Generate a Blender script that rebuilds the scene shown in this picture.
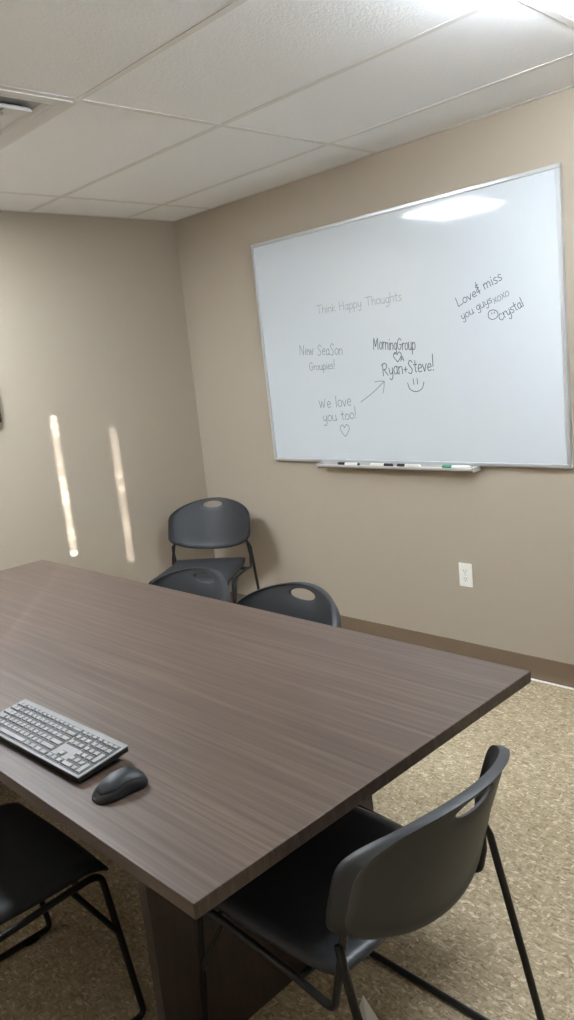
import bpy, bmesh, math, random
from mathutils import Vector, Matrix

random.seed(7)
PI = math.pi
for o in list(bpy.data.objects):
    bpy.data.objects.remove(o)
scene = bpy.context.scene
COL = scene.collection

# ------------------------------------------------------------------ room numbers
H = 2.437            # ceiling height
XL, YB = -3.66, -8.60  # left wall, back wall  (right wall x = 0, far wall y = 0)
ZT = 0.74            # table top height

# ------------------------------------------------------------------ camera
cam_d = bpy.data.cameras.new('camera')
cam = bpy.data.objects.new('camera', cam_d)
COL.objects.link(cam)
_r = Vector((0.70662573, -0.70049215, -0.09995412))
_u = Vector((0.20137908, 0.06366995, 0.97744187))
_f = Vector((0.67832628, 0.71081424, -0.18605529))
m = Matrix.Identity(4)
for i in range(3):
    m[i][0], m[i][1], m[i][2] = _r[i], _u[i], -_f[i]
m[0][3], m[1][3], m[2][3] = -3.0678, -3.9426, 1.5322
cam.matrix_world = m
cam_d.sensor_fit = 'VERTICAL'
cam_d.sensor_height = 36.0
cam_d.lens = 778.02 / 1020 * 36.0
cam_d.clip_start = 0.02
scene.camera = cam

# ------------------------------------------------------------------ light
TROFFER_FLAT = 46.0
TROFFER_DROP = 30.0
TROFFER_GLOW_SIDE = 75.0  # extra side emission, added to throw a glow onto the ceiling
LAMP_COL = (0.88, 0.96, 1.05)
world = bpy.data.worlds.new('world')
scene.world = world
world.use_nodes = True
bg = world.node_tree.nodes['Background']
bg.inputs[0].default_value = (0.75, 0.85, 1.0, 1)
bg.inputs[1].default_value = 1.2
sun_d = bpy.data.lights.new('sun', 'SUN')
sun_d.energy = 125.0
sun_d.angle = math.radians(0.53)
sun_d.color = (1.0, 0.97, 0.93)
sun = bpy.data.objects.new('sun', sun_d)
COL.objects.link(sun)
sun.location = (-8, -9, 5)
SUN_DIR = Vector((0.853, 1.0, -0.22 * 1.314)).normalized()
sun.rotation_euler = SUN_DIR.to_track_quat('-Z', 'Y').to_euler()

scene.view_settings.view_transform = 'Standard'
scene.view_settings.look = 'None'
scene.view_settings.gamma = 1
scene.view_settings.use_curve_mapping = False
scene.view_settings.exposure = 1.0


# ------------------------------------------------------------------ materials
def srgb(r, g, b):
    def c(v):
        v /= 255
        return v / 12.92 if v <= 0.04045 else ((v + 0.055) / 1.055) ** 2.4
    return (c(r), c(g), c(b), 1)


class NT:
    def __init__(self, name):
        self.m = bpy.data.materials.new(name)
        self.m.use_nodes = True
        self.n = self.m.node_tree.nodes
        self.l = self.m.node_tree.links
        self.b = self.n['Principled BSDF']

    def add(self, t, **kw):
        n = self.n.new(t)
        for k, v in kw.items():
            setattr(n, k, v)
        return n

    def link(self, a, b):
        self.l.new(a, b)


def mat(name, col, rough=0.5, metal=0.0, spec=0.5, bump=None, var=None):
    """plain procedural material; bump=(scale,strength,distance) var=(scale,amount)"""
    t = NT(name)
    t.b.inputs['Base Color'].default_value = col
    t.b.inputs['Roughness'].default_value = rough
    t.b.inputs['Metallic'].default_value = metal
    t.b.inputs['Specular IOR Level'].default_value = spec
    tc = t.add('ShaderNodeTexCoord')
    if var:
        nz = t.add('ShaderNodeTexNoise')
        nz.inputs['Scale'].default_value = var[0]
        nz.inputs['Detail'].default_value = 4
        t.link(tc.outputs['Object'], nz.inputs['Vector'])
        mx = t.add('ShaderNodeMix', data_type='RGBA')
        mx.inputs[6].default_value = tuple(c * (1 - var[1]) for c in col[:3]) + (1,)
        mx.inputs[7].default_value = tuple(min(1, c * (1 + var[1])) for c in col[:3]) + (1,)
        t.link(nz.outputs['Fac'], mx.inputs[0])
        t.link(mx.outputs[2], t.b.inputs['Base Color'])
    if bump:
        nz = t.add('ShaderNodeTexNoise')
        nz.inputs['Scale'].default_value = bump[0]
        nz.inputs['Detail'].default_value = 3
        t.link(tc.outputs['Object'], nz.inputs['Vector'])
        bp = t.add('ShaderNodeBump')
        bp.inputs['Strength'].default_value = bump[1]
        bp.inputs['Distance'].default_value = bump[2]
        t.link(nz.outputs['Fac'], bp.inputs['Height'])
        t.link(bp.outputs['Normal'], t.b.inputs['Normal'])
    return t.m


def floor_mat():
    t = NT('speckled_floor')
    tc = t.add('ShaderNodeTexCoord')
    nz = t.add('ShaderNodeTexNoise')
    nz.inputs['Scale'].default_value = 30
    nz.inputs['Detail'].default_value = 2
    t.link(tc.outputs['Object'], nz.inputs['Vector'])
    wr = t.add('ShaderNodeVectorMath', operation='MULTIPLY_ADD')
    wr.inputs[1].default_value = (0.022, 0.022, 0)
    t.link(nz.outputs['Color'], wr.inputs[0])
    t.link(tc.outputs['Object'], wr.inputs[2])
    cols = []
    for k, (sx, sy, rot) in enumerate(((190, 62, 0.5), (66, 170, 0.25), (175, 60, -0.55))):
        mp = t.add('ShaderNodeMapping')
        mp.inputs['Scale'].default_value = (sx, sy, 1)
        mp.inputs['Rotation'].default_value = (0, 0, rot)
        t.link(wr.outputs[0], mp.inputs['Vector'])
        v = t.add('ShaderNodeTexVoronoi')
        v.inputs['Scale'].default_value = 1
        t.link(mp.outputs[0], v.inputs['Vector'])
        cr = t.add('ShaderNodeValToRGB')
        e = cr.color_ramp.elements
        e[0].position, e[0].color = 0.0, srgb(132, 117, 93)
        e[1].position, e[1].color = 1.0, srgb(212, 196, 168)
        for p, c in ((0.2, (153, 138, 110)), (0.55, (168, 152, 125)), (0.85, (182, 166, 139))):
            q = e.new(p)
            q.color = srgb(*c)
        sp = t.add('ShaderNodeSeparateColor')
        t.link(v.outputs['Color'], sp.inputs[0])
        t.link(sp.outputs[0], cr.inputs[0])
        cols.append(cr.outputs[0])
    acc = cols[0]
    for k, sc in ((1, 34), (2, 47)):
        mx = t.add('ShaderNodeMix', data_type='RGBA')
        n2 = t.add('ShaderNodeTexNoise')
        n2.inputs['Scale'].default_value = sc
        t.link(tc.outputs['Object'], n2.inputs['Vector'])
        rp = t.add('ShaderNodeMapRange')
        rp.inputs[1].default_value, rp.inputs[2].default_value = 0.47, 0.53
        t.link(n2.outputs['Fac'], rp.inputs[0])
        t.link(rp.outputs[0], mx.inputs[0])
        t.link(acc, mx.inputs[6])
        t.link(cols[k], mx.inputs[7])
        acc = mx.outputs[2]
    t.link(acc, t.b.inputs['Base Color'])
    t.b.inputs['Roughness'].default_value = 0.6
    t.b.inputs['Specular IOR Level'].default_value = 0.25
    return t.m


def wood_mat(name, dark, mid, light, rough=0.42, axis='Y'):
    t = NT(name)
    tc = t.add('ShaderNodeTexCoord')
    mp = t.add('ShaderNodeMapping')
    s = {'Y': (95, 1.3, 20), 'Z': (70, 70, 1.6)}[axis]
    mp.inputs['Scale'].default_value = s
    t.link(tc.outputs['Object'], mp.inputs['Vector'])
    n1 = t.add('ShaderNodeTexNoise')
    n1.inputs['Scale'].default_value = 1.0
    n1.inputs['Detail'].default_value = 6
    n1.inputs['Roughness'].default_value = 0.65
    n1.inputs['Distortion'].default_value = 0.3
    t.link(mp.outputs[0], n1.inputs['Vector'])
    cr = t.add('ShaderNodeValToRGB')
    e = cr.color_ramp.elements
    e[0].position, e[0].color = 0.25, dark
    e[1].position, e[1].color = 0.78, light
    q = e.new(0.5)
    q.color = mid
    t.link(n1.outputs['Fac'], cr.inputs[0])
    t.link(cr.outputs[0], t.b.inputs['Base Color'])
    t.b.inputs['Roughness'].default_value = rough
    t.b.inputs['Specular IOR Level'].default_value = 0.45
    bp = t.add('ShaderNodeBump')
    bp.inputs['Strength'].default_value = 0.06
    bp.inputs['Distance'].default_value = 0.0006
    t.link(n1.outputs['Fac'], bp.inputs['Height'])
    t.link(bp.outputs['Normal'], t.b.inputs['Normal'])
    return t.m


def emit_mat(name, col, strength):
    t = NT(name)
    t.b.inputs['Base Color'].default_value = (0.85, 0.85, 0.85, 1)
    t.b.inputs['Emission Color'].default_value = col + (1,)
    t.b.inputs['Emission Strength'].default_value = strength
    return t.m


def glass_mat():
    t = NT('window_glass')
    out = t.n['Material Output']
    t.n.remove(t.b)
    tr = t.add('ShaderNodeBsdfTransparent')
    gl = t.add('ShaderNodeBsdfGlossy')
    gl.inputs['Roughness'].default_value = 0.02
    mx = t.add('ShaderNodeMixShader')
    mx.inputs[0].default_value = 0.06
    t.link(tr.outputs[0], mx.inputs[1])
    t.link(gl.outputs[0], mx.inputs[2])
    t.link(mx.outputs[0], out.inputs[0])
    return t.m


M = {
    'wall': mat('beige_wall_paint', srgb(166, 154, 138), 0.7, spec=0.3, bump=(180, 0.12, 0.002)),
    'ceil': mat('ceiling_tile', srgb(240, 242, 244), 0.9, spec=0.1, bump=(130, 0.35, 0.004), var=(60, 0.03)),
    'grid': mat('ceiling_grid_paint', srgb(222, 221, 219), 0.6, spec=0.3),
    'floor': floor_mat(),
    'base': mat('brown_vinyl_base', srgb(112, 94, 76), 0.5, spec=0.4, var=(8, 0.04)),
    'toe_glint': mat('white_toe_glint', srgb(235, 233, 228), 0.5),
    'board': mat('whiteboard_enamel', srgb(194, 199, 202), 0.07, spec=0.5),
    'alu': mat('brushed_aluminium', srgb(200, 202, 203), 0.32, metal=0.65, bump=(400, 0.03, 0.0005)),
    'alu_tray': mat('satin_tray', srgb(196, 196, 194), 0.4, metal=0.4),
    'ink': mat('dark_marker_ink', srgb(66, 69, 76), 0.6),
    'ink_faint': mat('worn_marker_ink', srgb(140, 144, 148), 0.6),
    'ink_mid': mat('thin_marker_ink', srgb(112, 116, 122), 0.6),
    'wood': wood_mat('table_laminate', srgb(62, 50, 42), srgb(80, 66, 57), srgb(106, 91, 80)),
    'wood_base': wood_mat('table_base_laminate', srgb(52, 44, 41), srgb(62, 53, 49), srgb(72, 63, 58), 0.5, 'Z'),
    'plastic': mat('charcoal_plastic', srgb(42, 44, 47), 0.48, spec=0.5, bump=(900, 0.06, 0.0004)),
    'steel': mat('black_powder_coat', srgb(14, 14, 15), 0.38, spec=0.5),
    'rubber': mat('black_rubber', srgb(18, 18, 18), 0.8, spec=0.2),
    'white_plastic': mat('white_plastic', srgb(233, 231, 224), 0.35),
    'slot': mat('dark_slot', srgb(45, 43, 42), 0.8, spec=0.1),
    'vent': mat('white_enamel_vent', srgb(214, 213, 211), 0.45, spec=0.4),
    'vent_dark': mat('vent_duct', srgb(150, 151, 153), 0.7),
    'lens1': emit_mat('lit_flat_lens', LAMP_COL, TROFFER_FLAT),
    'lens2': emit_mat('added_drop_lens', LAMP_COL, TROFFER_DROP),
    'glow_side': emit_mat('added_glow_side', LAMP_COL, TROFFER_GLOW_SIDE),
    'kb_deck': mat('silver_grey_keyboard_deck', srgb(116, 116, 113), 0.5, spec=0.4),
    'kb_key': mat('pale_grey_keycap', srgb(126, 126, 123), 0.55, spec=0.35),
    'kb_black': mat('black_keyboard_case', srgb(18, 18, 19), 0.5),
    'mouse': mat('matte_black_mouse', srgb(14, 15, 17), 0.55, spec=0.5),
    'mouse_top': mat('dark_grey_mouse_shell', srgb(29, 31, 34), 0.48, spec=0.35),
    'cap_black': mat('black_marker_cap', srgb(22, 22, 24), 0.4),
    'cap_green': mat('green_marker_cap', srgb(28, 130, 92), 0.4),
    'frame_dark': mat('dark_picture_frame', srgb(38, 32, 27), 0.4, var=(30, 0.2)),
    'paper': mat('white_paper', srgb(238, 234, 226), 0.8, spec=0.2),
    'art': mat('muted_print', srgb(150, 140, 125), 0.6, var=(6, 0.35)),
    'glass': glass_mat(),
    'blind': mat('white_blind_slat', srgb(225, 222, 214), 0.5),
    'window_frame': mat('white_window_frame', srgb(230, 229, 225), 0.4),
}


# ------------------------------------------------------------------ mesh helpers
def obj(name, bm, material, parent=None, smooth=False, bevel=None):
    me = bpy.data.meshes.new(name)
    bmesh.ops.recalc_face_normals(bm, faces=bm.faces)
    bm.to_mesh(me)
    bm.free()
    if smooth:
        for p in me.polygons:
            p.use_smooth = True
    mats = material if isinstance(material, (list, tuple)) else [material]
    for mm in mats:
        me.materials.append(mm)
    o = bpy.data.objects.new(name, me)
    COL.objects.link(o)
    if parent:
        o.parent = parent
    if bevel:
        b = o.modifiers.new('bevel', 'BEVEL')
        b.width = bevel
        b.segments = 3
        b.limit_method = 'ANGLE'
    if smooth and smooth != 'all':
        try:
            me.set_sharp_from_angle(angle=math.radians(50))
        except Exception:
            pass
    return o


def thing(name, label, cat, loc=(0, 0, 0), rotz=0, group=None):
    o = bpy.data.objects.new(name, None)
    o.empty_display_size = 0.1
    COL.objects.link(o)
    o.location = loc
    o.rotation_euler = (0, 0, rotz)
    o['label'] = label
    o['category'] = cat
    if group:
        o['group'] = group
    return o


def struct(name, bm, material, **kw):
    o = obj(name, bm, material, **kw)
    o['kind'] = 'structure'
    return o


def box(bm, x0, x1, y0, y1, z0, z1):
    vs = [bm.verts.new(p) for p in ((x0, y0, z0), (x1, y0, z0), (x1, y1, z0), (x0, y1, z0),
                                    (x0, y0, z1), (x1, y0, z1), (x1, y1, z1), (x0, y1, z1))]
    for f in ((0, 3, 2, 1), (4, 5, 6, 7), (0, 1, 5, 4), (1, 2, 6, 5), (2, 3, 7, 6), (3, 0, 4, 7)):
        bm.faces.new([vs[i] for i in f])


def bmnew():
    return bmesh.new()


def fillet(pts, rad, seg=6):
    """round the inner corners of a polyline"""
    P = [Vector(p) for p in pts]
    out = [P[0]]
    for i in range(1, len(P) - 1):
        r = rad[i] if isinstance(rad, (list, tuple)) else rad
        a, b, c = P[i - 1], P[i], P[i + 1]
        d0, d1 = (a - b), (c - b)
        ang = d0.angle(d1)
        if ang > PI - 0.02 or r <= 0:
            out.append(b)
            continue
        t = min(r / math.tan(ang / 2), d0.length * 0.49, d1.length * 0.49)
        p0, p1 = b + d0.normalized() * t, b + d1.normalized() * t
        for k in range(seg + 1):
            s = k / seg
            out.append((1 - s) ** 2 * p0 + 2 * s * (1 - s) * b + s * s * p1)
    out.append(P[-1])
    return out


def tube(bm, pts, r, n=12, closed=False):
    P = [Vector(p) for p in pts]
    L = len(P)
    rings = []
    prev = None
    for i in range(L):
        if closed:
            t = (P[(i + 1) % L] - P[i - 1]).normalized()
        elif i == 0:
            t = (P[1] - P[0]).normalized()
        elif i == L - 1:
            t = (P[-1] - P[-2]).normalized()
        else:
            t = ((P[i + 1] - P[i]).normalized() + (P[i] - P[i - 1]).normalized()).normalized()
        if prev is None:
            a = Vector((0, 0, 1)) if abs(t.z) < 0.9 else Vector((1, 0, 0))
            u = (a - t * a.dot(t)).normalized()
        else:
            u = (prev - t * prev.dot(t)).normalized()
        prev = u
        v = t.cross(u)
        rings.append([bm.verts.new(P[i] + r * (math.cos(2 * PI * k / n) * u + math.sin(2 * PI * k / n) * v))
                      for k in range(n)])
    for i in range(L if closed else L - 1):
        A, B = rings[i], rings[(i + 1) % L]
        for k in range(n):
            bm.faces.new((A[k], A[(k + 1) % n], B[(k + 1) % n], B[k]))
    if not closed:
        bm.faces.new(rings[0][::-1])
        bm.faces.new(rings[-1])


def cyl(bm, p0, p1, r, n=14):
    tube(bm, [p0, p1], r, n)


# ------------------------------------------------------------------ structure
bm = bmnew()
box(bm, XL - 0.15, 0.15, YB - 0.15, 0.15, -0.1, 0)
struct('floor', bm, M['floor'])
bm = bmnew()
box(bm, 0, 0.12, YB, 0.12, 0, H + 0.1)
struct('wall_right', bm, M['wall'])
bm = bmnew()
box(bm, XL - 0.12, 0, 0, 0.12, 0, H + 0.1)
struct('wall_far', bm, M['wall'])
bm = bmnew()
box(bm, XL - 0.12, 0.12, YB - 0.12, YB, 0, H + 0.1)
struct('wall_back', bm, M['base'])  # unseen wall, set far back and brown to cut bounced light
# left wall with a window opening
WY0, WY1, WZ0, WZ1 = -3.86, -2.76, 0.95, 2.36
bm = bmnew()
box(bm, XL - 0.12, XL, YB, WY0, 0, H + 0.1)
box(bm, XL - 0.12, XL, WY1, 0, 0, H + 0.1)
box(bm, XL - 0.12, XL, WY0, WY1, 0, WZ0)
box(bm, XL - 0.12, XL, WY0, WY1, WZ1, H + 0.1)
struct('wall_left', bm, M['wall'])

# suspended ceiling: tiles resting on a grid of tee bars
GX, GY = -1.56, -1.578
TX, TY = 0.6096, 1.2195
xs = [x for x in (GX + k * TX for k in range(-6, 6)) if XL + 0.02 < x < -0.02]
ys = [y for y in (GY + k * TY for k in range(-6, 6)) if YB + 0.02 < y < -0.02]
VX0, VX1 = GX - TX, GX                      # the vent's bay
VY0, VY1 = GY, GY + TY / 2
bm = bmnew()
box(bm, XL, 0, YB, 0, H + 0.004, H + 0.10)
for a, b in zip([XL] + xs, xs + [0]):
    for c, d in zip([YB] + ys, ys + [0]):
        if abs(a - VX0) < 0.01 and abs(c - VY0) < 0.01:
            c = VY1
        g = 0.0125
        box(bm, a + g, b - g, c + g, d - g, H - 0.0025, H + 0.005)
struct('ceiling', bm, M['ceil'])
bm = bmnew()
for x in xs:
    box(bm, x - 0.012, x + 0.012, YB, 0, H - 0.004, H + 0.003)
for y in ys:
    box(bm, XL, 0, y - 0.012, y + 0.012, H - 0.0041, H + 0.003)
box(bm, VX0, VX1, VY1 - 0.012, VY1 + 0.012, H - 0.0041, H + 0.003)
box(bm, -0.02, 0, YB, 0, H - 0.004, H + 0.003)
box(bm, XL, 0, -0.02, 0, H - 0.0041, H + 0.003)
box(bm, XL, XL + 0.02, YB, 0, H - 0.0042, H + 0.003)
box(bm, XL, 0, YB, YB + 0.02, H - 0.0043, H + 0.003)
struct('trim_1', bm, M['grid'])


# cove base along the walls: a small swept profile
def baseboard(name, p0, p1, inward):
    prof = [(0, 0), (0.013, 0), (0.0105, 0.006), (0.006, 0.016), (0.004, 0.03), (0.004, 0.104), (0.002, 0.108), (0, 0.108)]
    bm = bmnew()
    inw = Vector(inward)
    A = [bm.verts.new(Vector(p0) + inw * d + Vector((0, 0, z))) for d, z in prof]
    B = [bm.verts.new(Vector(p1) + inw * d + Vector((0, 0, z))) for d, z in prof]
    n = len(prof)
    for k in range(n):
        bm.faces.new((A[k], A[(k + 1) % n], B[(k + 1) % n], B[k]))
    bm.faces.new(A[::-1])
    bm.faces.new(B)
    return struct(name, bm, M['base'])


baseboard('baseboard_right', (0, YB, 0), (0, 0, 0), (-1, 0, 0))
baseboard('baseboard_far', (XL, 0, 0), (0, 0, 0), (0, -1, 0))
baseboard('baseboard_left', (XL, YB, 0), (XL, 0, 0), (1, 0, 0))
baseboard('baseboard_back', (XL, YB, 0), (0, YB, 0), (0, 1, 0))
bm = bmnew()
box(bm, -0.026, -0.0125, YB + 0.03, -0.03, 0, 0.004)
struct('trim_2', bm, M['toe_glint'], bevel=0.0015)  # white strip standing in for the highlight along the baseboard toe

# window in the left wall, behind the camera's left shoulder
bm = bmnew()
fw = 0.045
x0, x1 = XL - 0.10, XL - 0.05
box(bm, x0, x1, WY0, WY0 + fw, WZ0, WZ1)
box(bm, x0, x1, WY1 - fw, WY1, WZ0, WZ1)
box(bm, x0, x1, WY0 + fw, WY1 - fw, WZ0, WZ0 + fw)
box(bm, x0, x1, WY0 + fw, WY1 - fw, WZ1 - 0.02, WZ1)
win = struct('window_1', bm, M['window_frame'])
bm = bmnew()
box(bm, x0 + 0.02, x0 + 0.026, WY0 + fw, WY1 - fw, WZ0 + fw, WZ1 - 0.02)
obj('window_pane', bm, M['glass'], win)
bm = bmnew()
box(bm, XL - 0.05, XL + 0.03, WY0 - 0.03, WY1 + 0.03, WZ0 - 0.025, WZ0)
struct('trim_3', bm, M['window_frame'], bevel=0.004)

# closed blind: the sun only gets through the cord holes of the slats
blind = thing('window_blind', 'closed white horizontal slat blind hanging in the window of the left wall', 'blind',
              (XL - 0.025, (WY0 + WY1) / 2, 0))
CORD = ((-3.159, 0.0055), (-3.583, 0.0045), (-3.400, 0.0055))
SL = 0.042


def slat_bm(z, hs):
    """a slat pierced at the cords; hs = half height of each hole (0 = no hole)"""
    yc = (WY0 + WY1) / 2
    ya, yb = WY0 + 0.008 - yc, WY1 - 0.008 - yc
    h = 0.0235
    bm = bmnew()
    tilt = math.radians(14)

    def piece(a, b, c, d):
        s = bmnew()
        box(s, -0.0007, 0.0007, a, b, c, d)
        bmesh.ops.transform(s, matrix=Matrix.Translation((0, 0, z)) @ Matrix.Rotation(tilt, 4, 'Y'), verts=s.verts)
        me = bpy.data.meshes.new('t')
        s.to_mesh(me)
        s.free()
        bm.from_mesh(me)
        bpy.data.meshes.remove(me)
    holes = sorted((c - yc, w, hh) for (c, w), hh in zip(CORD, hs) if hh > 0)
    x = ya
    for c, w, hh in holes:
        piece(x, c - w, -h, h)
        piece(c - w, c + w, -h, -hh)
        piece(c - w, c + w, hh, h)
        x = c + w
    piece(x, yb, -h, h)
    bmesh.ops.remove_doubles(bm, verts=bm.verts, dist=1e-5)
    return bm


ns = int((WZ1 - 0.05 - WZ0 - 0.04) / SL)
for k in range(ns):
    z = WZ1 - 0.090 - SL * k
    up = z > 1.40
    hs = (random.uniform(0.0025, 0.0075) if up else 0, random.uniform(0.0022, 0.0065) if up else 0, 0 if z > 1.5 else 0.006)
    obj('slat', slat_bm(z, hs), M['blind'], blind)
bm = bmnew()
box(bm, -0.02, 0.02, -(WY1 - WY0) / 2 + 0.004, (WY1 - WY0) / 2 - 0.004, WZ1 - 0.068, WZ1 - 0.004)
obj('head_rail', bm, M['blind'], blind, bevel=0.003)
bm = bmnew()
box(bm, -0.012, 0.012, -(WY1 - WY0) / 2 + 0.01, (WY1 - WY0) / 2 - 0.01, WZ0 + 0.004, z - 0.018)
obj('bottom_rail', bm, M['blind'], blind, bevel=0.003)

# ------------------------------------------------------------------ ceiling lights
def troffer(label, cx, cy, lens, drop, sy=1.0):
    t = thing('ceiling_light', label, 'ceiling light', (cx, cy, H), 0, 'ceiling lights')
    hx, hy = TX / 2 - 0.013, TY * sy / 2 - 0.013
    bm = bmnew()
    w = 0.03
    for (a, b, c, d) in ((-hx, -hx + w, -hy, hy), (hx - w, hx, -hy, hy), (-hx + w, hx - w, -hy, -hy + w), (-hx + w, hx - w, hy - w, hy)):
        box(bm, a, b, c, d, -0.009, -0.0028)
    obj('frame', bm, M['vent'], t)
    bm = bmnew()
    ix, iy = hx - w, hy - w - (0.05 if drop > 0.06 else 0)
    ix -= 0.06 if drop > 0.06 else 0
    if drop:
        k = 0.02
        lo = [bm.verts.new(p) for p in ((-ix, -iy, -0.006), (ix, -iy, -0.006), (ix, iy, -0.006), (-ix, iy, -0.006))]
        hi = [bm.verts.new(p) for p in ((-ix + k, -iy + k, -drop), (ix - k, -iy + k, -drop), (ix - k, iy - k, -drop), (-ix + k, iy - k, -drop))]
        for q in range(4):
            bm.faces.new((lo[q], lo[(q + 1) % 4], hi[(q + 1) % 4], hi[q])).material_index = 1
        bm.faces.new(hi)
        bm.faces.new(lo[::-1])
    else:
        box(bm, -ix, ix, -iy, iy, -0.0065, -0.003)
    if drop:
        pb = bmnew()
        box(pb, -hx + w, hx - w, -hy + w, hy - w, -0.0056, -0.0028)
        obj('housing', pb, M['vent'], t)
    obj('lens', bm, [lens, M['glow_side']], t)
    return t


troffer('flat lit ceiling panel near the far wall, mirrored in the whiteboard', GX - 0.86 * TX, GY + 0.75 * TY, M['lens1'], 0, 0.5)
troffer('lit ceiling panel just above the top right of view, dropped lens added for ceiling glow', GX + 0.74 * TX, GY - 1.32 * TY, M['lens2'], 0.08, 0.5)  # dropped lens and bright sides added, standing in for lens bloom

# ------------------------------------------------------------------ ceiling vent
vt = thing('ceiling_air_vent', 'white square air diffuser with nested curved blades set in the ceiling at left', 'air vent',
           ((VX0 + VX1) / 2, (VY0 + VY1) / 2, H))


def square_loop(bm, prof, closed=True):
    """sweep (half_size, z) profile round a square"""
    loops = []
    for (r, z) in prof:
        loops.append([bm.verts.new((sx * r, sy * r, z)) for sx, sy in ((-1, -1), (1, -1), (1, 1), (-1, 1))])
    n = len(prof)
    for i in range(n if closed else n - 1):
        A, B = loops[i], loops[(i + 1) % n]
        for k in range(4):
            bm.faces.new((A[k], A[(k + 1) % 4], B[(k + 1) % 4], B[k]))


bm = bmnew()
hv = TX / 2 - 0.0125
square_loop(bm, [(hv, -0.003), (hv, -0.008), (0.250, -0.010), (0.238, -0.006), (0.231, 0.0), (0.228, 0.0039), (0.26, 0.0039)])
obj('frame', bm, M['vent'], vt)
for R in (0.196, 0.130, 0.064):
    outer = []
    for k in range(9):
        a = k / 8 * PI / 2
        outer.append((R - 0.05 + 0.05 * math.sin(a) * 1.0, 0.003 - 0.026 * (1 - math.cos(a))))
    inner = [(r - 0.0035, z + 0.0002) for r, z in outer[::-1]]
    bm = bmnew()
    square_loop(bm, [(r, z) for r, z in outer] + inner)
    obj('blade', bm, M['vent'], vt)
bm = bmnew()
box(bm, -0.2275, 0.2275, -0.2275, 0.2275, 0.0032, 0.0039)
obj('duct', bm, M['vent_dark'], vt)

# ------------------------------------------------------------------ whiteboard
BW, BH = 1.776, 1.191
BY = (-2.4687 - 0.6929) / 2
wb = thing('whiteboard', 'large white dry-erase board with silver frame and handwritten notes on right wall', 'whiteboard',
           (0, BY, 0.984), 0)
TILT = math.radians(0.8)
wb.rotation_euler = (Matrix.Rotation(-PI / 2, 4, 'Z') @ Matrix.Rotation(TILT, 4, 'X')).to_euler()
bm = bmnew()
box(bm, -BW / 2 + 0.008, BW / 2 - 0.008, -0.018, -0.004, 0.008, BH - 0.008)
obj('writing_surface', bm, M['board'], wb)
bm = bmnew()
f = 0.017
for a, b, c, d in ((-BW / 2, BW / 2, 0, f), (-BW / 2, BW / 2, BH - f, BH), (-BW / 2, -BW / 2 + f, f, BH - f), (BW / 2 - f, BW / 2, f, BH - f)):
    box(bm, a, b, -0.024, -0.002, c, d)
obj('frame', bm, M['alu'], wb, bevel=0.003)
# marker tray: lip profile swept along the board
bm = bmnew()
prof = [(-0.022, 0.004), (-0.024, -0.010), (-0.056, -0.016), (-0.061, -0.011), (-0.061, -0.005), (-0.064, -0.005), (-0.065, -0.012),
        (-0.058, -0.020), (-0.022, -0.022), (-0.006, -0.022), (-0.006, 0.004)]
ta, tb = -BW / 2 + 0.372, -BW / 2 + 1.335
A = [bm.verts.new((ta, y, z)) for y, z in prof]
B = [bm.verts.new((tb, y, z)) for y, z in prof]
for k in range(len(prof)):
    q = (k + 1) % len(prof)
    bm.faces.new((A[k], A[q], B[q], B[k]))
bm.faces.new(A[::-1])
bm.faces.new(B)
obj('marker_tray', bm, M['alu_tray'], wb)
for s in (ta, tb):
    bm = bmnew()
    box(bm, s - 0.004, s + 0.004, -0.066, -0.006, -0.0225, 0.0)
    obj('tray_end_cap', bm, M['alu_tray'], wb, bevel=0.002)

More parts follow.
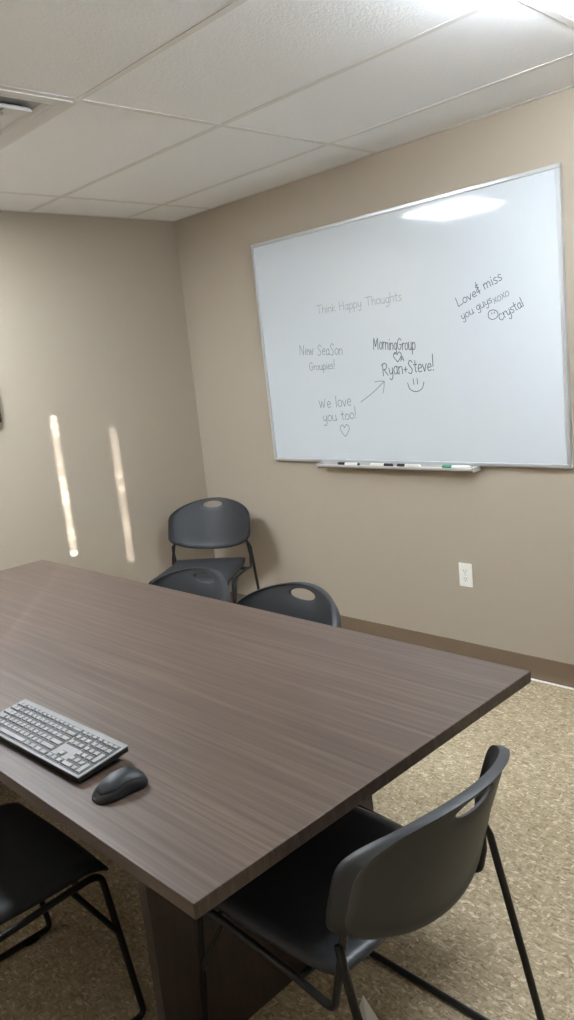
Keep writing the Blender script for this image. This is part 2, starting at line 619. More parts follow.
# --- handwriting: single stroke letters (x, y), baseline 0, capitals 1
G = {
    'T': (0.75, [[(0, .98), (.7, 1.02)], [(.36, 1), (.34, 0)]]),
    'h': (0.55, [[(.05, 1), (.05, 0)], [(.05, .4), (.22, .6), (.4, .5), (.42, 0)]]),
    'i': (0.22, [[(.08, .58), (.08, 0)], [(.08, .82), (.1, .86)]]),
    'n': (0.55, [[(.04, .6), (.05, 0)], [(.05, .42), (.22, .6), (.4, .5), (.42, 0)]]),
    'k': (0.5, [[(.05, 1), (.05, 0)], [(.4, .6), (.06, .28), (.42, 0)]]),
    'H': (0.7, [[(.05, 1), (.05, 0)], [(.55, 1), (.55, 0)], [(.05, .52), (.55, .52)]]),
    'a': (0.55, [[(.42, .5), (.24, .6), (.06, .38), (.08, .08), (.24, 0), (.4, .2), (.42, .58)], [(.42, .4), (.42, .05), (.5, 0)]]),
    'p': (0.55, [[(.05, .6), (.05, -.42)], [(.05, .45), (.24, .62), (.44, .42), (.4, .08), (.2, 0), (.06, .1)]]),
    'y': (0.52, [[(.04, .6), (.08, .15), (.25, .08), (.4, .3), (.42, .6)], [(.42, .6), (.38, -.2), (.2, -.42), (.04, -.3)]]),
    'o': (0.52, [[(.25, .6), (.06, .45), (.05, .12), (.22, 0), (.42, .14), (.42, .46), (.25, .6)]]),
    'u': (0.55, [[(.05, .6), (.06, .12), (.22, 0), (.4, .14), (.42, .6)], [(.42, .3), (.46, 0)]]),
    'g': (0.52, [[(.4, .52), (.22, .6), (.05, .36), (.12, .06), (.3, .06), (.41, .3), (.42, .56)], [(.42, .5), (.4, -.2), (.24, -.4), (.05, -.3)]]),
    't': (0.42, [[(.18, .95), (.17, .1), (.3, 0)], [(0, .62), (.36, .64)]]),
    's': (0.45, [[(.36, .56), (.18, .6), (.07, .44), (.22, .31), (.35, .16), (.22, .0), (.04, .06)]]),
    'N': (0.75, [[(.04, 0), (.06, 1)], [(.06, 1), (.54, 0)], [(.54, 0), (.58, 1)]]),
    'e': (0.5, [[(.06, .3), (.4, .34), (.34, .56), (.18, .58), (.05, .32), (.12, .04), (.4, .06)]]),
    'w': (0.75, [[(.02, .6), (.16, 0)], [(.16, 0), (.3, .5)], [(.3, .5), (.46, 0)], [(.46, 0), (.62, .62)]]),
    'W': (0.9, [[(.02, .7), (.18, 0)], [(.18, 0), (.36, .6)], [(.36, .6), (.52, 0)], [(.52, 0), (.74, .8)]]),
    'S': (0.62, [[(.52, .86), (.3, 1.05), (.1, .8), (.26, .52), (.44, .26), (.3, -.06), (.02, .04)]]),
    'G': (0.75, [[(.58, .84), (.36, 1), (.08, .7), (.1, .2), (.36, 0), (.58, .2), (.58, .45)], [(.36, .45), (.64, .45)]]),
    'r': (0.42, [[(.05, .6), (.06, 0)], [(.06, .36), (.2, .58), (.36, .56)]]),
    'P': (0.6, [[(.06, 1), (.05, 0)], [(.06, .96), (.42, .96), (.44, .56), (.06, .48)]]),
    'R': (0.75, [[(.1, 1), (.08, 0)], [(-.02, .9), (.3, 1.04), (.56, .86), (.44, .56), (.1, .5)], [(.22, .5), (.62, 0)]]),
    'M': (0.95, [[(.04, 0), (.1, 1)], [(.1, 1), (.36, .25)], [(.36, .25), (.66, 1)], [(.66, 1), (.76, 0)]]),
    '+': (0.5, [[(.06, .36), (.42, .36)], [(.24, .56), (.24, .14)]]),
    'v': (0.5, [[(.02, .6), (.2, 0)], [(.2, 0), (.42, .62)]]),
    '!': (0.3, [[(.14, 1.2), (.1, .3)], [(.09, .05), (.11, .0)]]),
    'L': (0.62, [[(.08, 1), (.06, .02)], [(.06, .02), (.56, .06)]]),
    '&': (0.6, [[(.4, .66), (.2, .72), (.16, .52), (.36, .44), (.14, .3), (.14, .08), (.4, .12)], [(.28, .95), (.28, -.12)]]),
    'm': (0.8, [[(.04, .58), (.06, 0)], [(.06, .42), (.2, .6), (.34, .48), (.35, 0)], [(.35, .42), (.5, .6), (.64, .48), (.66, 0)]]),
    'x': (0.5, [[(.04, .6), (.42, 0)], [(.42, .6), (.04, 0)]]),
    'l': (0.25, [[(.1, 1), (.08, 0)]]),
    'C': (0.6, [[(.46, .66), (.26, .78), (.06, .5), (.08, .16), (.28, 0), (.5, .14)]]),
    'X': (0.5, [[(.04, .6), (.42, 0)], [(.42, .6), (.04, 0)]]),
    ' ': (0.45, []),
}


def smooth_line(pts, n=5):
    if len(pts) < 3:
        return [Vector(p) for p in pts]
    P = [Vector(p) for p in pts]
    P = [2 * P[0] - P[1]] + P + [2 * P[-1] - P[-2]]
    out = []
    for i in range(1, len(P) - 2):
        for k in range(n):
            s = k / n
            a, b, c, d = P[i - 1], P[i], P[i + 1], P[i + 2]
            out.append(0.5 * ((2 * b) + (-a + c) * s + (2 * a - 5 * b + 4 * c - d) * s * s + (-a + 3 * b - 3 * c + d) * s ** 3))
    out.append(P[-2])
    return out


def ribbon(bm, pts, w):
    """flat pen stroke a hair above the enamel, in board coordinates"""
    w *= 0.85
    P = [Vector((p[0], p[1])) for p in pts]
    Lr, Rr = [], []
    for i in range(len(P)):
        t = (P[min(i + 1, len(P) - 1)] - P[max(i - 1, 0)])
        if t.length < 1e-9:
            t = Vector((1, 0))
        t.normalize()
        q = Vector((-t.y, t.x)) * w / 2
        e = t * (w / 2) * (-1 if i == 0 else (1 if i == len(P) - 1 else 0))
        a, b = P[i] + q + e, P[i] - q + e
        Lr.append((a, b))
    y0, y1 = -0.0186, -0.0181
    rings = [[bm.verts.new((a.x - BW / 2, y0, a.y)), bm.verts.new((b.x - BW / 2, y0, b.y)),
              bm.verts.new((b.x - BW / 2, y1, b.y)), bm.verts.new((a.x - BW / 2, y1, a.y))] for a, b in Lr]
    for A, B in zip(rings, rings[1:]):
        for k in range(4):
            bm.faces.new((A[k], A[(k + 1) % 4], B[(k + 1) % 4], B[k]))
    bm.faces.new(rings[0][::-1])
    bm.faces.new(rings[-1])


def write(bm, s, p0, p1, h, w=0.0036, jitter=0.03):
    """write s so that it spans from p0 to p1 (board metres)"""
    p0, p1 = Vector(p0), Vector(p1)
    tot = sum(G[c][0] for c in s)
    d = (p1 - p0)
    ex = d / tot
    up = Vector((-d.y, d.x)).normalized() * h
    x = 0
    for c in s:
        adv, strokes = G[c]
        jy = random.uniform(-jitter, jitter)
        js = random.uniform(0.93, 1.07)
        for st in strokes:
            q = smooth_line([(px, py) for px, py in st])
            ribbon(bm, [p0 + ex * (x + v.x) + up * (v.y * js + jy) for v in q], w)
        x += adv


def stroke(bm, pts, w=0.0042):
    ribbon(bm, smooth_line(pts, 7), w)


def heart(bm, cx, cy, s, w=0.0042):
    stroke(bm, [(cx, cy + .25 * s), (cx - .22 * s, cy + .5 * s), (cx - .5 * s, cy + .25 * s), (cx - .35 * s, cy - .12 * s), (cx, cy - .5 * s)], w)
    stroke(bm, [(cx, cy + .25 * s), (cx + .25 * s, cy + .52 * s), (cx + .52 * s, cy + .25 * s), (cx + .35 * s, cy - .12 * s), (cx, cy - .5 * s)], w)


def words(text, p0, p1, h, w, ink, label=None):
    p0, p1 = Vector(p0), Vector(p1)
    tot = sum(G[c][0] for c in text)
    x = 0
    for wd in text.split(' '):
        n = sum(G[c][0] for c in wd)
        bm = bmnew()
        write(bm, wd, p0.lerp(p1, x / tot), p0.lerp(p1, (x + n) / tot), h, w)
        o = obj('handwriting', bm, M[ink], wb)
        if label:
            o['label'] = label
        x += n + G[' '][0]


def drawn(name, ink, strokes, w=0.0042):
    bm = bmnew()
    for st in strokes:
        stroke(bm, st, w)
    return obj(name, bm, M[ink], wb)


def drawn_heart(cx, cy, size, ink):
    bm = bmnew()
    heart(bm, cx, cy, size)
    return obj('drawn_heart', bm, M[ink], wb)


words('Think Happy Thoughts', (0.438, 0.774), (0.985, 0.776), 0.040, 0.0036, 'ink_faint', 'faint half wiped writing')
words('New SeaSon', (0.284, 0.580), (0.590, 0.556), 0.050, 0.0036, 'ink_mid')
words('Groupies!', (0.344, 0.492), (0.530, 0.490), 0.038, 0.0036, 'ink_mid')
words('MorningGroup', (0.788, 0.566), (1.040, 0.545), 0.056, 0.0042, 'ink')
drawn_heart(0.930, 0.518, 0.046, 'ink')
drawn('handwriting', 'ink', [[(0.948, 0.498), (0.957, 0.520), (0.966, 0.498)], [(0.951, 0.506), (0.964, 0.507)]])
words('Ryan+Steve!', (0.832, 0.436), (1.140, 0.443), 0.058, 0.0046, 'ink')
drawn('drawn_smiley', 'ink', [[(0.978, 0.392), (0.990, 0.362), (1.024, 0.350), (1.058, 0.362), (1.072, 0.392)],
                              [(1.012, 0.410), (1.014, 0.384)], [(1.034, 0.411), (1.035, 0.385)]])
words('We love', (0.388, 0.290), (0.618, 0.297), 0.054, 0.0042, 'ink_mid')
words('you too!', (0.408, 0.216), (0.648, 0.232), 0.050, 0.0042, 'ink_mid')
drawn_heart(0.552, 0.168, 0.062, 'ink_mid')
drawn('drawn_arrow', 'ink_mid', [[(0.678, 0.312), (0.760, 0.356), (0.838, 0.408)], [(0.778, 0.408), (0.812, 0.411), (0.838, 0.408)],
                                 [(0.838, 0.408), (0.834, 0.380), (0.824, 0.352)]], 0.0040)
words('Love', (1.284, 0.709), (1.385, 0.748), 0.038, 0.0036, 'ink')
words('&', (1.380, 0.752), (1.410, 0.764), 0.046, 0.0036, 'ink')
words('miss', (1.420, 0.765), (1.510, 0.796), 0.040, 0.0036, 'ink')
words('you', (1.301, 0.652), (1.364, 0.676), 0.034, 0.0032, 'ink')
words('guys', (1.378, 0.682), (1.456, 0.712), 0.034, 0.0032, 'ink')
words('xoxo', (1.462, 0.702), (1.538, 0.730), 0.034, 0.0034, 'ink_mid', 'paler grey writing')
drawn('drawn_smiley', 'ink', [[(1.456, 0.678), (1.434, 0.672), (1.432, 0.648), (1.452, 0.638), (1.474, 0.648), (1.474, 0.668), (1.456, 0.678)],
                              [(1.448, 0.666), (1.448, 0.660)], [(1.460, 0.668), (1.460, 0.662)]], 0.0036)
words('Crystal', (1.486, 0.628), (1.602, 0.680), 0.038, 0.0036, 'ink')

# --- markers lying on the tray
def marker(label, u, length, cap_mat, cap_side, rear_mat):
    # the tray floor is at local (y=-0.045, z=-0.013)
    loc = wb.matrix_basis @ Vector((u - BW / 2, -0.041, -0.0035))
    t = thing('dry_erase_marker', label, 'marker', loc, 0, 'markers on the whiteboard tray')
    t.rotation_euler = (0, 0, -PI / 2 + random.uniform(-0.06, 0.06))
    r = 0.0085
    s = cap_side
    bm = bmnew()
    cyl(bm, (-s * length * 0.14, 0, 0), (s * length * 0.47, 0, 0), r, 16)
    obj('barrel', bm, M['white_plastic'], t, smooth=True)
    bm = bmnew()
    tube(bm, [(-s * length * 0.5, 0, 0), (-s * length * 0.47, 0, 0)], r * 0.75, 16)
    cyl(bm, (-s * length * 0.47, 0, 0), (-s * length * 0.14, 0, 0), r * 1.06, 16)
    obj('cap', bm, cap_mat, t, smooth=True)
    bm = bmnew()
    cyl(bm, (s * length * 0.47, 0, 0), (s * length * 0.5, 0, 0), r * 0.85, 16)
    obj('end_plug', bm, rear_mat, t, smooth=True)
    return t


marker('leftmost white marker with black cap on its left, on whiteboard tray', 0.575, 0.145, M['cap_black'], 1, M['cap_black'])
marker('white marker with its black cap on the right end, second from left on tray', 0.795, 0.140, M['cap_black'], -1, M['white_plastic'])
marker('white marker, black cap facing left, third from left on tray', 0.962, 0.140, M['cap_black'], 1, M['white_plastic'])
marker('white marker with green cap at right end of whiteboard tray', 1.232, 0.145, M['cap_green'], 1, M['white_plastic'])

# ------------------------------------------------------------------ outlet
ot = thing('electrical_outlet', 'white duplex electrical outlet on right wall below whiteboard', 'outlet', (0, -1.917, 0.393), -PI / 2)
bm = bmnew()
box(bm, -0.036, 0.036, -0.006, 0, 0, 0.117)
obj('cover_plate', bm, M['white_plastic'], ot, bevel=0.003)
for z in (0.039, 0.078):
    bm = bmnew()
    pts = [(0.0165 * (1 if math.cos(a) >= 0 else -1) * min(1, abs(math.cos(a)) * 1.25), 0.0145 * math.sin(a)) for a in [2 * PI * k / 28 for k in range(28)]]
    A = [bm.verts.new((x, -0.0055, z + y)) for x, y in pts]
    B = [bm.verts.new((x, -0.0078, z + y)) for x, y in pts]
    for k in range(28):
        bm.faces.new((A[k], A[(k + 1) % 28], B[(k + 1) % 28], B[k]))
    bm.faces.new(B)
    bm.faces.new(A[::-1])
    rc = obj('receptacle', bm, M['white_plastic'], ot)
    for sx, hh in ((-0.0065, 0.0045), (0.0065, 0.0037)):
        bm = bmnew()
        box(bm, sx - 0.001, sx + 0.001, -0.0083, -0.0075, z + 0.003 - hh, z + 0.003 + hh)
        obj('slot', bm, M['slot'], rc)
    bm = bmnew()
    cyl(bm, (0, -0.0083, z - 0.008), (0, -0.0075, z - 0.008), 0.0024, 12)
    obj('ground_hole', bm, M['slot'], rc)
bm = bmnew()
cyl(bm, (0, -0.0072, 0.0585), (0, -0.0055, 0.0585), 0.003, 12)
obj('screw', bm, M['alu'], ot)

# ------------------------------------------------------------------ picture at the left edge of view
pf = thing('picture_frame', 'dark framed picture on the far wall, cut by left edge of view', 'picture', (-1.572, 0, 1.375), 0)
bm = bmnew()
hw, hh, fw = 0.283, 0.46, 0.03
for a, b, c, d in ((-hw, hw, 0, fw), (-hw, hw, hh - fw, hh), (-hw, -hw + fw, fw, hh - fw), (hw - fw, hw, fw, hh - fw)):
    box(bm, a, b, -0.026, -0.001, c, d)
obj('frame', bm, M['frame_dark'], pf, bevel=0.003)
bm = bmnew()
box(bm, -hw + fw, hw - fw, -0.012, -0.004, fw, hh - fw)
obj('mat_board', bm, M['paper'], pf)
bm = bmnew()
box(bm, -hw + fw + 0.06, hw - fw - 0.06, -0.0135, -0.0115, fw + 0.06, hh - fw - 0.06)
obj('print', bm, M['art'], pf)

# ------------------------------------------------------------------ table
TX0, TX1, TY0, TY1 = -2.486, -1.448, -3.040, -0.555
tcx, tcy = (TX0 + TX1) / 2, (TY0 + TY1) / 2
tb_ = thing('conference_table', 'long grey-brown wood laminate conference table in the middle of the room', 'table', (tcx, tcy, 0))
hx, hy = (TX1 - TX0) / 2, (TY1 - TY0) / 2
bm = bmnew()
box(bm, -hx, hx, -hy, hy, ZT - 0.029, ZT)
obj('tabletop', bm, M['wood'], tb_, bevel=0.0018)
for s in (-1, 1):
    bm = bmnew()
    ya = s * (hy - 0.41)
    box(bm, -0.365, 0.365, min(ya, ya - s * 0.032), max(ya, ya - s * 0.032), 0.0, ZT - 0.029)
    obj('end_panel', bm, M['wood_base'], tb_, bevel=0.0015)
bm = bmnew()
box(bm, -0.02, 0.02, -(hy - 0.442), hy - 0.442, 0.06, ZT - 0.029)
obj('spine_panel', bm, M['wood_base'], tb_)

# ------------------------------------------------------------------ chairs
W2 = 0.238       # half distance between side frames
TR = 0.0084


def back_surface(x, z):
    """y of the shell's middle at (x, z): reclined and wrapped forward at the sides"""
    return -0.335 - (z - 0.64) * 0.32 + 0.090 * min(1.2, (abs(x) / 0.24)) ** 2.0


def make_backrest():
    N = 120
    hc = Vector((0, 0.748))
    Hx, Hz = 0.060, 0.0185

    def outline(t):
        # rounded shield: arched top, sagging bottom, soft corners
        c, s = math.cos(t), math.sin(t)
        ex = 0.31
        x = 0.250 * (abs(c) ** ex) * (1 if c >= 0 else -1)
        if s < 0:
            ex = 0.40
            x = 0.250 * (abs(c) ** ex) * (1 if c >= 0 else -1)
        q = (abs(s) ** ex) * (1 if s >= 0 else -1)
        zc = 0.622
        a = 1 - (x / 0.250) ** 2
        top = 0.106 + 0.056 * a
        bot = 0.076 + 0.054 * a
        z = zc + (top if q >= 0 else bot) * q
        return Vector((x, z))
    dense = [outline(2 * PI * k / 4000) for k in range(4000)]
    cum = [0.0]
    for k in range(4000):
        cum.append(cum[-1] + (dense[(k + 1) % 4000] - dense[k]).length)
    OUT, j = [], 0
    for k in range(N):
        want = cum[-1] * k / N
        while cum[j + 1] < want:
            j += 1
        f = (want - cum[j]) / max(1e-9, cum[j + 1] - cum[j])
        OUT.append(dense[j].lerp(dense[(j + 1) % 4000], f))
    ss = [0, .05, .12, .25, .4, .55, .7, .82, .90, .95, .985, 1.0]
    rows_f, rows_b = [], []
    bm = bmnew()
    for s in ss:
        if s < 0.06:
            h = 0.0030 + 0.05 * s
        elif s > 0.88:
            e = (s - 0.88) / 0.12
            h = 0.0060 + 0.0060 * math.sin(min(1, e * 1.6) * PI / 2)
            if s >= 0.985:
                h = 0.0075 if s < 1 else 0.003
        else:
            h = 0.0060
        rf, rb = [], []
        for k in range(N):
            o = OUT[k]
            d = o - hc
            t = math.atan2(d.y * 1.6, d.x)
            i = hc + Vector((Hx * math.cos(t), Hz * math.sin(t)))
            p = i.lerp(o, s)
            y = back_surface(p.x, p.y)
            h2 = h * (1 + 0.9 * max(0, (abs(p.x) - 0.17) / 0.07) * (1 if 0.1 < s < 0.97 else 0.3))
            rf.append(bm.verts.new((p.x, y + h2 * 0.9, p.y)))
            rb.append(bm.verts.new((p.x, y - h2, p.y)))
        rows_f.append(rf)
        rows_b.append(rb)
    for rows in (rows_f, rows_b):
        for A, B in zip(rows, rows[1:]):
            for k in range(N):
                bm.faces.new((A[k], A[(k + 1) % N], B[(k + 1) % N], B[k]))
    for A, B in ((rows_f[0], rows_b[0]), (rows_f[-1], rows_b[-1])):
        for k in range(N):
            bm.faces.new((A[k], A[(k + 1) % N], B[(k + 1) % N], B[k]))
    return bm


def make_seat():
    nx, ny = 24, 24
    bm = bmnew()
    top, bot = [], []
    for j in range(ny + 1):
        v = -1 + 2 * j / ny
        rt, rb = [], []
        for i in range(nx + 1):
            u = -1 + 2 * i / nx
            # square to rounded square
            k = 0.10
            x = u * math.sqrt(1 - k * v * v / 1.0 * (abs(u) ** 2) * 0.9)
            yv = v * math.sqrt(1 - k * u * u * (abs(v) ** 2) * 0.9)
            wfac = 0.232 - 0.012 * (1 - (yv + 1) / 2)
            X = x * wfac
            Y = 0.0 + yv * 0.214
            dish = -0.010 * (1 - min(1, x * x)) * (1 - yv * yv)
            front = -0.030 * max(0, (yv - 0.62) / 0.38) ** 2
            rear = 0.016 * max(0, (-yv - 0.6) / 0.4) ** 2
            edge = max(abs(u), abs(v))
            roll = -0.013 * max(0, (edge - 0.9) / 0.1) ** 2
            Z = 0.452 + dish + front + rear + roll
            rt.append(bm.verts.new((X, Y, Z)))
            rb.append(bm.verts.new((X, Y, Z - 0.012 + (0.004 if edge > 0.95 else 0))))
        top.append(rt)
        bot.append(rb)
    for rows in (top, bot):
        for A, B in zip(rows, rows[1:]):
            for i in range(nx):
                bm.faces.new((A[i], A[i + 1], B[i + 1], B[i]))
    for i in range(nx):
        bm.faces.new((top[0][i], top[0][i + 1], bot[0][i + 1], bot[0][i]))
        bm.faces.new((top[-1][i], top[-1][i + 1], bot[-1][i + 1], bot[-1][i]))
    for j in range(ny):
        bm.faces.new((top[j][0], top[j + 1][0], bot[j + 1][0], bot[j][0]))
        bm.faces.new((top[j][-1], top[j + 1][-1], bot[j + 1][-1], bot[j][-1]))
    return bm


def make_chair(label):
    t = thing('stacking_chair', label, 'chair', (0, 0, 0), 0, 'charcoal stacking chairs')
    obj('seat', make_seat(), M['plastic'], t, smooth='all')
    obj('backrest', make_backrest(), M['plastic'], t, smooth=True)
    for s in (-1, 1):
        x = s * W2
        # front leg: seat rail, bend, leg, bend, front half of the floor runner
        bm = bmnew()
        tube(bm, fillet([(x, 0.09, 0.424), (x, 0.174, 0.427), (x, 0.230, TR), (x, -0.06, TR)], [0, 0.035, 0.018, 0]), TR)
        obj('leg', bm, M['steel'], t, smooth=True)
        # rear leg from the back's side down to the floor, bending into the runner
        bm = bmnew()
        tube(bm, fillet([(x * 0.97, -0.226, 0.535), (x, -0.240, 0.50), (x, -0.364, TR), (x, -0.06, TR)], [0, 0.03, 0.045, 0]), TR)
        obj('leg', bm, M['steel'], t, smooth=True)
        # seat rail, looping up at the rear into the backrest
        bm = bmnew()
        tube(bm, fillet([(x, 0.09, 0.424), (x, -0.10, 0.412), (x, -0.208, 0.396), (x, -0.222, 0.46), (x * 0.93, -0.231, 0.548), (x * 0.92, -0.240, 0.578)],
                        [0, 0.03, 0.024, 0.03, 0.02, 0]), TR * 0.95)
        obj('seat_rail', bm, M['steel'], t, smooth=True)
        bm = bmnew()
        tube(bm, [(x, 0.098, 0.424), (x, 0.200, 0.250)], TR * 0.85)
        obj('brace', bm, M['steel'], t, smooth=True)
        for yy in (0.17, -0.30):
            bm = bmnew()
            box(bm, x - 0.011, x + 0.011, yy - 0.02, yy + 0.02, 0.0, 0.008)
            obj('glide', bm, M['rubber'], t, bevel=0.002)
    bm = bmnew()
    tube(bm, [(-W2, 0.12, 0.422), (W2, 0.12, 0.422)], TR * 0.9)
    obj('cross_bar', bm, M['steel'], t, smooth=True)
    bm = bmnew()
    tube(bm, [(-W2, -0.12, 0.412), (W2, -0.12, 0.412)], TR * 0.9)
    obj('cross_bar', bm, M['steel'], t, smooth=True)
    return t


chair0 = make_chair('charcoal stacking chair seen from behind, pushed under the near end of the table')
chair0.location = (-2.010, -2.868, 0)


def dup_chair(label, loc, rz):
    r = chair0.copy()
    COL.objects.link(r)
    r.location = loc
    r.rotation_euler = (0, 0, rz)
    r['label'] = label
    for ch in chair0.children:
        c = ch.copy()
        COL.objects.link(c)
        c.parent = r
    return r


dup_chair('charcoal stacking chair cut by left edge of view, seat under the table beside keyboard', (-2.50, -2.185, 0), -PI / 2)
dup_chair('charcoal chair standing alone in the room corner, facing the table', (-0.532, -0.536, 0), math.radians(123.5))
dup_chair('charcoal chair behind the table, only its top showing, in front of the corner chair', (-1.672, -1.598, 0), PI / 2)
dup_chair('charcoal chair behind the table, second from the corner, its oval handle hole against the wall', (-1.645, -2.105, 0), PI / 2)

# ------------------------------------------------------------------ keyboard
kb = thing('computer_keyboard', 'slim pale grey keyboard with black case lying on the table', 'keyboard',
           (-2.357, -2.350, ZT), math.radians(-88))
KL, KD = 0.443, 0.127
TK = math.radians(6.5)
base_m = Matrix.Translation((0, -KD / 2, 0.004)) @ Matrix.Rotation(TK, 4, 'X')


def kpart(name, boxes, material, parent, bevel=None, kind=None):
    bm = bmnew()
    for b in boxes:
        box(bm, *b)
    bmesh.ops.transform(bm, matrix=base_m, verts=bm.verts)
    o = obj(name, bm, material, parent, bevel=bevel)
    if kind:
        o['kind'] = kind
    return o


kpart('case', [(-KL / 2 + 0.002, KL / 2 - 0.002, 0.002, KD - 0.001, 0.0, 0.011)], M['kb_black'], kb, 0.002)
deck = kpart('deck', [(-KL / 2, KL / 2, 0, KD, 0.011, 0.0145)], M['kb_deck'], kb, 0.001)
U = 0.01905
keys = []


def row(y, x, widths, h=0.0158):
    for w in widths:
        if w > 0:
            keys.append((x, x + w * U, y, y + h))
        x += abs(w) * U


X0 = -KL / 2 + 0.009
rowsY = [0.0075 + k * 0.0185 for k in range(6)]
row(rowsY[0], X0, [1.25, 1.25, 1.25, 6.25, 1.25, 1.25, 1.25, 1.25])
row(rowsY[1], X0, [2.25] + [1] * 10 + [2.75])
row(rowsY[2], X0, [1.75] + [1] * 11 + [2.25])
row(rowsY[3], X0, [1.5] + [1] * 12 + [1.5])
row(rowsY[4], X0, [1] * 13 + [2])
row(rowsY[5], X0, [1] + [1] * 12 + [2], 0.0125)
XN = X0 + 15.2 * U
row(rowsY[0], XN, [1, 1, 1])
row(rowsY[1], XN, [-1, 1, -1])
row(rowsY[3], XN, [1, 1, 1])
row(rowsY[4], XN, [1, 1, 1])
row(rowsY[5], XN, [1, 1, 1], 0.0125)
XP = XN + 3.2 * U
row(rowsY[0], XP, [2, 1])
keys.append((XP + 3 * U, XP + 4 * U, rowsY[0], rowsY[1] + 0.0158))
row(rowsY[1], XP, [1, 1, 1])
row(rowsY[2], XP, [1, 1, 1])
keys.append((XP + 3 * U, XP + 4 * U, rowsY[2], rowsY[3] + 0.0158))
row(rowsY[3], XP, [1, 1, 1])
row(rowsY[4], XP, [1, 1, 1, 1])
row(rowsY[5], XP, [1, 1, 1, 1], 0.0125)
kpart('key_well', [(a + 0.0000, b - 0.0000, c - 0.0012, d + 0.0012, 0.0143, 0.0149) for a, b, c, d in keys], M['kb_black'], kb)
keys.sort(key=lambda k: -k[0])
for i, (a, b, c, d) in enumerate(keys):
    if i >= 99:
        break
    bm = bmnew()
    g = 0.0017
    lo = [(a + g, c + g), (b - g, c + g), (b - g, d - g), (a + g, d - g)]
    e = 0.0016
    hi = [(a + g + e, c + g + e), (b - g - e, c + g + e), (b - g - e, d - g - e * 0.6), (a + g + e, d - g - e * 0.6)]
    A = [bm.verts.new((x, y, 0.0147)) for x, y in lo]
    B = [bm.verts.new((x, y, 0.0182)) for x, y in hi]
    for q in range(4):
        bm.faces.new((A[q], A[(q + 1) % 4], B[(q + 1) % 4], B[q]))
    bm.faces.new(B)
    bm.faces.new(A[::-1])
    bmesh.ops.transform(bm, matrix=base_m, verts=bm.verts)
    obj('key', bm, M['kb_key'], kb)
rest = keys[99:]
if rest:
    kpart('more_keys', [(a + 0.0013, b - 0.0013, c + 0.0013, d - 0.0013, 0.0147, 0.0182) for a, b, c, d in rest], M['kb_key'], kb, kind='stuff')
for sx in (-0.17, 0.17):
    bm = bmnew()
    box(bm, sx - 0.02, sx + 0.02, KD / 2 - 0.024, KD / 2 - 0.010, 0.0, 0.0165)
    obj('foot', bm, M['kb_black'], kb, bevel=0.001)
bm = bmnew()
box(bm, -0.2, 0.2, -KD / 2 + 0.006, -KD / 2 + 0.014, 0.0, 0.0055)
obj('front_pad', bm, M['rubber'], kb)

# ------------------------------------------------------------------ mouse
ms = thing('computer_mouse', 'black contoured computer mouse on the table beside the keyboard', 'mouse',
           (-2.372, -2.660, ZT), math.radians(-97))


def mouse_section(v, n=22, scale=1.0):
    """v from 0 (heel) to 1 (front): a low, rounded half section"""
    L = 0.113
    y = -L / 2 + L * v
    e = max(0.0, 1 - abs(2 * v - 1) ** 3.2) ** 0.5
    w = (0.033 - 0.0035 * math.sin(PI * min(1, max(0, (v - 0.3) / 0.55)))) * e ** 0.8
    h = (0.036 * math.sin(PI * (0.16 + 0.80 * (1 - v) ** 0.85)) ** 0.75) * e ** 0.55 if 0 < v < 1 else 0.004
    h = max(h, 0.005)
    pts = []
    for k in range(n + 1):
        a = PI * k / n
        c, s = math.cos(a), math.sin(a)
        x = w * (abs(c) ** 0.75) * (1 if c >= 0 else -1)
        z = 0.0015 + h * s ** 0.8
        # leaning hump: higher on the thumb side
        z *= 1 - 0.12 * x / 0.033
        pts.append((x * scale, y, z))
    return pts


bm = bmnew()
secs = []
vs = [0.0, 0.015, 0.04, 0.08, 0.14, 0.22, 0.32, 0.42, 0.52, 0.62, 0.72, 0.81, 0.88, 0.93, 0.965, 0.985, 1.0]
for v in vs:
    secs.append([bm.verts.new(p) for p in mouse_section(min(max(v, 0.003), 0.997))])
for A, B in zip(secs, secs[1:]):
    for k in range(len(A) - 1):
        bm.faces.new((A[k], A[k + 1], B[k + 1], B[k]))
    bm.faces.new((A[0], B[0], B[-1], A[-1]))
bm.faces.new(secs[0])
bm.faces.new(secs[-1][::-1])
obj('body', bm, M['mouse'], ms, smooth='all')
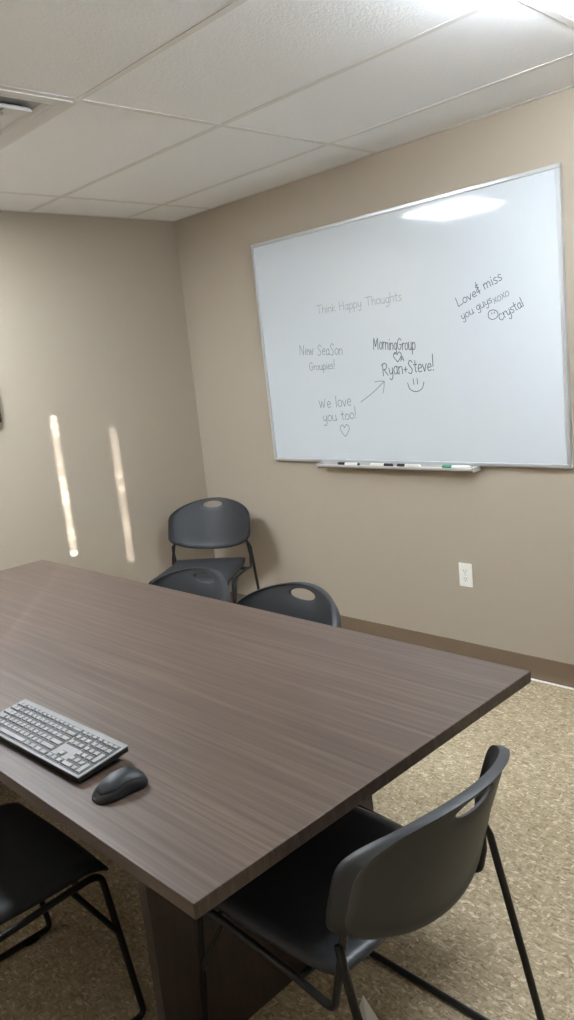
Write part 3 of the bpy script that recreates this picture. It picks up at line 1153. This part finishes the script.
# top shell with the two buttons: a raised strip over the back and front
bm = bmnew()
vv = [0.10, 0.16, 0.24, 0.34, 0.44, 0.54, 0.64, 0.74, 0.83, 0.90, 0.95]
top, bot = [], []
for v in vv:
    s = mouse_section(v, 40)
    wv = 9 - int(7 * max(0, (0.30 - v) / 0.25))
    seg = s[20 - 11:20 + 12]
    f = 0.35 + 0.65 * min(1, (v - 0.06) / 0.22)
    mid = s[20]
    ring_t, ring_b = [], []
    for p in seg:
        q = Vector((mid[0] + (p[0] - mid[0]) * f, p[1], 0))
        # height on the body at this x by interpolation along the section
        zz = None
        for a, b in zip(s, s[1:]):
            if (a[0] - q.x) * (b[0] - q.x) <= 0 and abs(a[0] - b[0]) > 1e-9:
                tt = (q.x - a[0]) / (b[0] - a[0])
                zz = a[2] + tt * (b[2] - a[2])
                break
        if zz is None:
            zz = p[2]
        ring_t.append(bm.verts.new((q.x, q.y, zz + 0.0009)))
        ring_b.append(bm.verts.new((q.x, q.y, zz - 0.0020)))
    top.append(ring_t)
    bot.append(ring_b)
for rows in (top, bot):
    for A, B in zip(rows, rows[1:]):
        for k in range(len(A) - 1):
            bm.faces.new((A[k], A[k + 1], B[k + 1], B[k]))
for k in range(len(top[0]) - 1):
    bm.faces.new((top[0][k], top[0][k + 1], bot[0][k + 1], bot[0][k]))
    bm.faces.new((top[-1][k], top[-1][k + 1], bot[-1][k + 1], bot[-1][k]))
for A, B, C, D in zip(top, top[1:], bot, bot[1:]):
    bm.faces.new((A[0], B[0], D[0], C[0]))
    bm.faces.new((A[-1], B[-1], D[-1], C[-1]))
obj('top_shell', bm, M['mouse_top'], ms, smooth='all')
bm = bmnew()
cyl(bm, (-0.0042, 0.040, 0.0185), (0.0042, 0.040, 0.0185), 0.0085, 24)
obj('scroll_wheel', bm, M['rubber'], ms, smooth=True)

# ------------------------------------------------------------------ small pale folded triangle on the floor
bm = bmnew()
P = [(0, 0, 0.004), (-0.034, -0.088, 0.001), (0.034, -0.088, 0.001), (0, -0.088, 0.010)]
lo = [bm.verts.new(p) for p in P]
hi = [bm.verts.new((p[0], p[1], p[2] + 0.0012)) for p in P]
for tri in ((0, 1, 3), (0, 3, 2)):
    bm.faces.new([lo[i] for i in tri])
    bm.faces.new([hi[i] for i in tri[::-1]])
for a, b in ((0, 1), (1, 3), (3, 2), (2, 0)):
    bm.faces.new((lo[a], lo[b], hi[b], hi[a]))
pp = obj('pale_triangle', bm, M['paper'])
pp.location = (-1.888, -2.799, 0)
pp.rotation_euler = (0, 0, math.radians(-44))
pp['label'] = 'small pointed white folded triangle on the floor under the near chair'
pp['category'] = 'paper'
